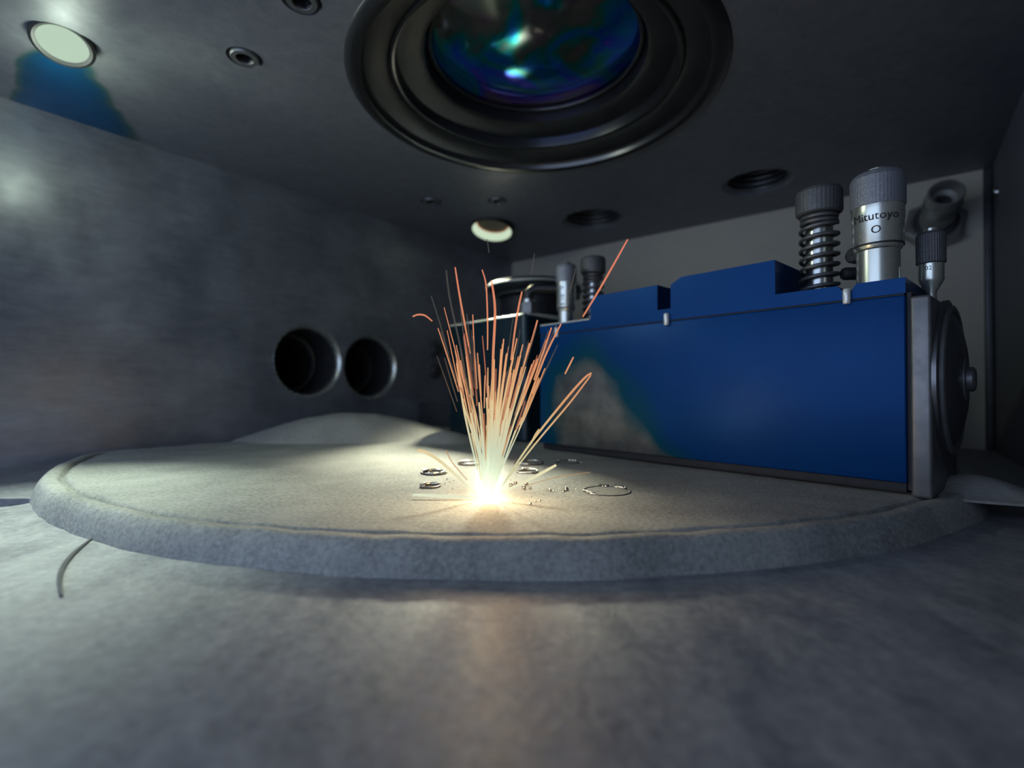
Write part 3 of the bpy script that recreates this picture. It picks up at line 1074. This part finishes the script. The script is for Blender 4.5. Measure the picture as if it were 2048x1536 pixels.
for px, py, r in bead_px:
    c = on_bed(px, py)
    R = r / 1000 * c.y
    side = 'right' if px > 978 else 'left'
    o = MB().lathe([(0.02 * R, -0.5 * R), (R * 0.8, -0.45 * R), (R, 0.1 * R), (R * 0.85, 0.6 * R), (R * 0.5, 0.92 * R), (0.02 * R, 1.05 * R)], n=14, cap0=True, cap1=True).build(
        'spatter_bead', M['melt'], None, (c.x, c.y, BTOP + 0.45 * R))
    tag(o, 'tiny shiny spatter bead on the powder %s of the spark base' % side, 'bead', 'spatter beads %s of the sparks' % side)

# ---------------------------------------------------------------- sparks
MINT = lin(204, 222, 194)
M['spark_hot'] = spark_material('spark_white_hot', [(0.0, MINT), (0.2, lin(206, 214, 184)), (0.36, lin(224, 204, 156)), (0.52, lin(228, 168, 116)), (0.72, lin(226, 142, 102)), (1.0, lin(222, 126, 96))], 0.8)
M['spark_flare'] = spark_material('spark_low_flare', [(0.0, lin(226, 234, 206)), (0.12, lin(232, 222, 178)), (0.25, lin(230, 190, 130)), (1.0, lin(226, 140, 100))], 0.95)
M['spark_orange'] = spark_material('spark_orange', [(0.0, lin(196, 212, 180)), (0.2, lin(214, 200, 152)), (0.4, lin(222, 160, 112)), (0.7, lin(220, 138, 102)), (1.0, lin(220, 128, 102))], 0.72)
M['spark_red'] = spark_material('spark_dull_red', [(0.0, lin(206, 180, 134)), (0.3, lin(180, 112, 80)), (0.6, lin(176, 100, 80)), (1.0, lin(200, 112, 90))], 0.5)
M['spark_dim'] = spark_material('spark_dim', [(0.0, lin(190, 160, 110)), (0.3, lin(120, 90, 66)), (0.6, lin(84, 78, 74)), (1.0, lin(78, 78, 76))], 0.4)
ML = on_bed(977, 998)
YS = ML.y
rs = random.Random(11)


def spark(px, mat, w, label, group, dy=None, taper=True):
    """px: list of image points from the root outwards, w: width in image units"""
    if dy is None:
        dy = rs.uniform(-0.9, 1.6)
    pts = []
    for x, y in px:
        hgt = max(0, (1000 - y)) / 500.0
        Y = YS + dy * min(1.2, hgt + 0.05 * abs(x - 978) / 50)
        p = at(x, y, Y)
        pts.append(p)
    base = pts[0]
    # resample through a smooth curve
    if len(pts) > 2:
        out = []
        for i in range(len(pts) - 1):
            p0 = pts[max(i - 1, 0)]
            p1, p2 = pts[i], pts[i + 1]
            p3 = pts[min(i + 2, len(pts) - 1)]
            for k in range(5):
                t = k / 5
                out.append(0.5 * ((2 * p1) + (p2 - p0) * t + (2 * p0 - 5 * p1 + 4 * p2 - p3) * t * t + (3 * p1 - p0 - 3 * p2 + p3) * t ** 3))
        out.append(pts[-1])
        pts = out
    else:
        pts = [pts[0].lerp(pts[1], i / 4) for i in range(5)]
    r = w / 2 / 1000 * YS
    n = len(pts)
    rad = [r * (0.75 + 0.25 * math.sin(math.pi * i / (n - 1))) if taper else r for i in range(n)]
    o = MB().tube([p - base for p in pts], rad, 6).build('spark', mat, None, base)
    return tag(o, label, 'spark', group)


H, O, R_, G = M['spark_hot'], M['spark_orange'], M['spark_red'], M['spark_dim']
single = [
    ([(940, 707), (928, 640), (918, 585), (910, 534)], O, 4.2, 'tall orange spark leaning left, tip just below the angled lamp'),
    ([(975, 700), (975, 640), (972, 570), (964, 539)], O, 3.6, 'tall orange spark with hooked tip in the middle of the fan'),
    ([(984, 850), (986, 720), (990, 620), (983, 562)], O, 6.2, 'thickest upright salmon spark in the middle of the fan'),
    ([(962, 960), (935, 780), (922, 700), (900, 600), (892, 540)], G, 4.5, 'long faint brown spark along the left border of the fan'),
    ([(897, 708), (880, 648), (862, 592)], G, 3.0, 'faint grey spark left of the fan, beside the wall screws'),
    ([(1022, 720), (1031, 652), (1038, 610), (1044, 583)], O, 4.6, 'orange spark crossing the hex nut of the elbow'),
    ([(1050, 720), (1064, 680), (1075, 640)], O, 4.2, 'orange spark ending left of the slim micrometer'),
    ([(1068, 760), (1088, 700), (1103, 655)], O, 4.2, 'orange spark ending just under the slim micrometer'),
    ([(1040, 850), (1087, 720), (1122, 648)], O, 4.6, 'long orange spark leaning right past the slim micrometer'),
    ([(1166, 633), (1196, 584), (1228, 528), (1256, 478)], O, 4.4, 'lone long orange spark at the upper right of the fan'),
    ([(825, 633), (836, 629), (850, 631), (864, 642)], O, 3.6, 'short curled orange spark at the far left'),
    ([(1008, 965), (1062, 885), (1130, 800), (1168, 757), (1183, 746)], O, 5.0, 'upper of the paired sparks bending over at right'),
    ([(1004, 972), (1070, 888), (1140, 805), (1182, 750)], O, 4.0, 'lower of the paired sparks bending over at right'),
    ([(1130, 748), (1140, 728), (1147, 714)], O, 3.8, 'short detached orange spark in front of the plate'),
    ([(960, 994), (900, 992), (826, 989)], M['spark_flare'], 6.5, 'flat white spark shooting left over the powder'),
    ([(955, 1002), (905, 1004), (862, 1009)], M['spark_flare'], 6.0, 'flat yellow spark shooting left, nearest the front'),
    ([(955, 990), (920, 958), (885, 926), (855, 906), (835, 900)], M['spark_flare'], 6.5, 'arched pale spark falling to the left of the base'),
    ([(1000, 985), (1040, 968), (1075, 950), (1112, 930)], M['spark_flare'], 6.5, 'pale spark shooting low to the right of the base'),
    ([(1050, 972), (1110, 955), (1180, 944)], G, 2.5, 'very faint low spark to the right, over the powder'),
    ([(985, 1010), (992, 1024), (996, 1037)], M['spark_flare'], 5.0, 'tiny white spark pointing down towards the front'),
    ([(978, 505), (976, 490), (974, 478)], G, 2.6, 'tiny grey spark just below the angled lamp'),
    ([(1062, 548), (1066, 528), (1069, 506)], G, 2.6, 'small grey spark above the round capped column'),
    ([(1138, 590), (1146, 560), (1152, 535)], G, 3.0, 'short brown spark crossing the slim micrometer thimble'),
    ([(935, 960), (905, 925), (892, 900)], R_, 3.0, 'short dull spark low at the left of the base'),
    ([(1060, 890), (1070, 870), (1078, 858)], O, 3.4, 'short orange spark below the paired sparks'),
    ([(955, 940), (930, 830), (916, 740), (914, 725)], H, 4.6, 'pale straight spark at the left of the white core'),
    ([(928, 790), (922, 778), (916, 772)], R_, 4.0, 'small red fragment at the left of the fan'),
    ([(965, 900), (952, 830), (942, 796), (938, 790)], O, 4.0, 'orange spark with a bent tip at the left of the core'),
]
for pl, m, w, lb in single:
    spark(pl, m, w, lb, 'single sparks')

# the dense fan: straight flights fanning out of the melt point
fan = {'hot': (H, 'pale white-hot spark in the dense core of the fan'), 'orange': (O, 'thin orange spark in the dense middle of the fan'),
       'red': (R_, 'dull red spark deep inside the fan'), 'dim': (G, 'faint greyish spark in the outer fan')}


def fan_spark(kind, ang, r0, r1, w):
    m, lb = fan[kind]
    a = math.radians(ang)
    bx, by = 977 + rs.uniform(-9, 9), 992
    bend = rs.uniform(-0.02, 0.02)
    pl = []
    for k in range(4):
        r = r0 + (r1 - r0) * k / 3
        aa = a + bend * (r / 300.0) ** 2
        pl.append((bx + r * math.sin(aa), by - r * math.cos(aa)))
    spark(pl, m, w, lb, kind + ' fan sparks')


for i in range(44):                                   # white-hot core
    fan_spark('hot', max(-16, min(24, rs.gauss(3, 10))), rs.uniform(5, 30), rs.uniform(60, 200), rs.uniform(2.8, 5.0))
for i in range(16):
    fan_spark('hot', rs.uniform(-14, 18), rs.uniform(5, 30), rs.uniform(240, 330), rs.uniform(3.0, 5.0))
for i in range(44):
    s0 = rs.uniform(50, 220)
    fan_spark('orange', rs.uniform(-16, 23), s0, min(s0 + rs.uniform(60, 230), rs.uniform(210, 400)), rs.uniform(2.2, 3.6))
for i in range(20):
    s0 = rs.uniform(60, 230)
    fan_spark('red', rs.uniform(-14, 24), s0, s0 + rs.uniform(60, 130), rs.uniform(2.4, 4.5))
for i in range(26):
    s0 = rs.uniform(120, 300)
    fan_spark('dim', rs.choice((-1, 1)) * rs.uniform(4, 22) + 2, s0, s0 + rs.uniform(60, 120), rs.uniform(2.0, 3.4))
for i in range(8):                                   # outer low flights
    fan_spark('orange', rs.choice((-1, 1)) * rs.uniform(12, 24), rs.uniform(20, 50), rs.uniform(70, 150), rs.uniform(2.2, 3.6))


# bloom and vapour over the melt point, put in as glowing volumes
def glow_volume(name, label, centre, rx, rz, color, strength, power):
    k = NT(name + '_bloom')
    tc = k.n('ShaderNodeTexCoord')
    mp = k.n('ShaderNodeMapping')
    mp.inputs['Scale'].default_value = (1 / (rx * S), 1 / (rx * S), 1 / (rz * S))
    k.l(tc.outputs['Object'], mp.inputs[0])
    gr = k.n('ShaderNodeTexGradient', gradient_type='SPHERICAL')
    k.l(mp.outputs[0], gr.inputs[0])
    f = k.math('POWER', gr.outputs['Fac'], power)
    e = k.n('ShaderNodeEmission')
    e.inputs[0].default_value = color
    k.l(k.math('MULTIPLY', f, strength), e.inputs[1])
    k.l(e.outputs[0], k.out.inputs['Volume'])
    m = MB()
    prof = [(max(0.001, rx * math.sin(math.pi * i / 16)), -rz * math.cos(math.pi * i / 16)) for i in range(17)]
    m.lathe(prof, n=32)
    o = m.build(name, k.m, None, centre)
    return tag(o, label, 'glow', 'bloom and vapour')


glow_volume('melt_glow', 'white-hot bloom and vapour at the foot of the sparks', (ML.x, ML.y, BTOP + 0.25), 0.95, 1.7, lin(200, 220, 190), 300, 2.0)
glow_volume('ember_glow', 'soft orange glow around the spark base', (ML.x, ML.y, BTOP + 0.3), 2.3, 1.5, lin(232, 160, 90), 20, 2.2)

ld = bpy.data.lights.new('melt_light', 'POINT')
ld.energy = MELT_POWER
ld.color = (1.0, 0.66, 0.34)
ld.shadow_soft_size = 0.5 * S
lo = bpy.data.objects.new('melt_light', ld)
COL.objects.link(lo)
lo.location = (ML.x * S, ML.y * S, (BTOP + 0.62) * S)

# light of the flying sparks themselves, higher up in the fan
ld = bpy.data.lights.new('plume_light', 'POINT')
ld.energy = PLUME_POWER
ld.color = (1.0, 0.70, 0.40)
ld.shadow_soft_size = 0.9 * S
lo = bpy.data.objects.new('plume_light', ld)
COL.objects.link(lo)
lo.location = (ML.x * S + 0.002, ML.y * S - 0.004, (BTOP + 2.4) * S)
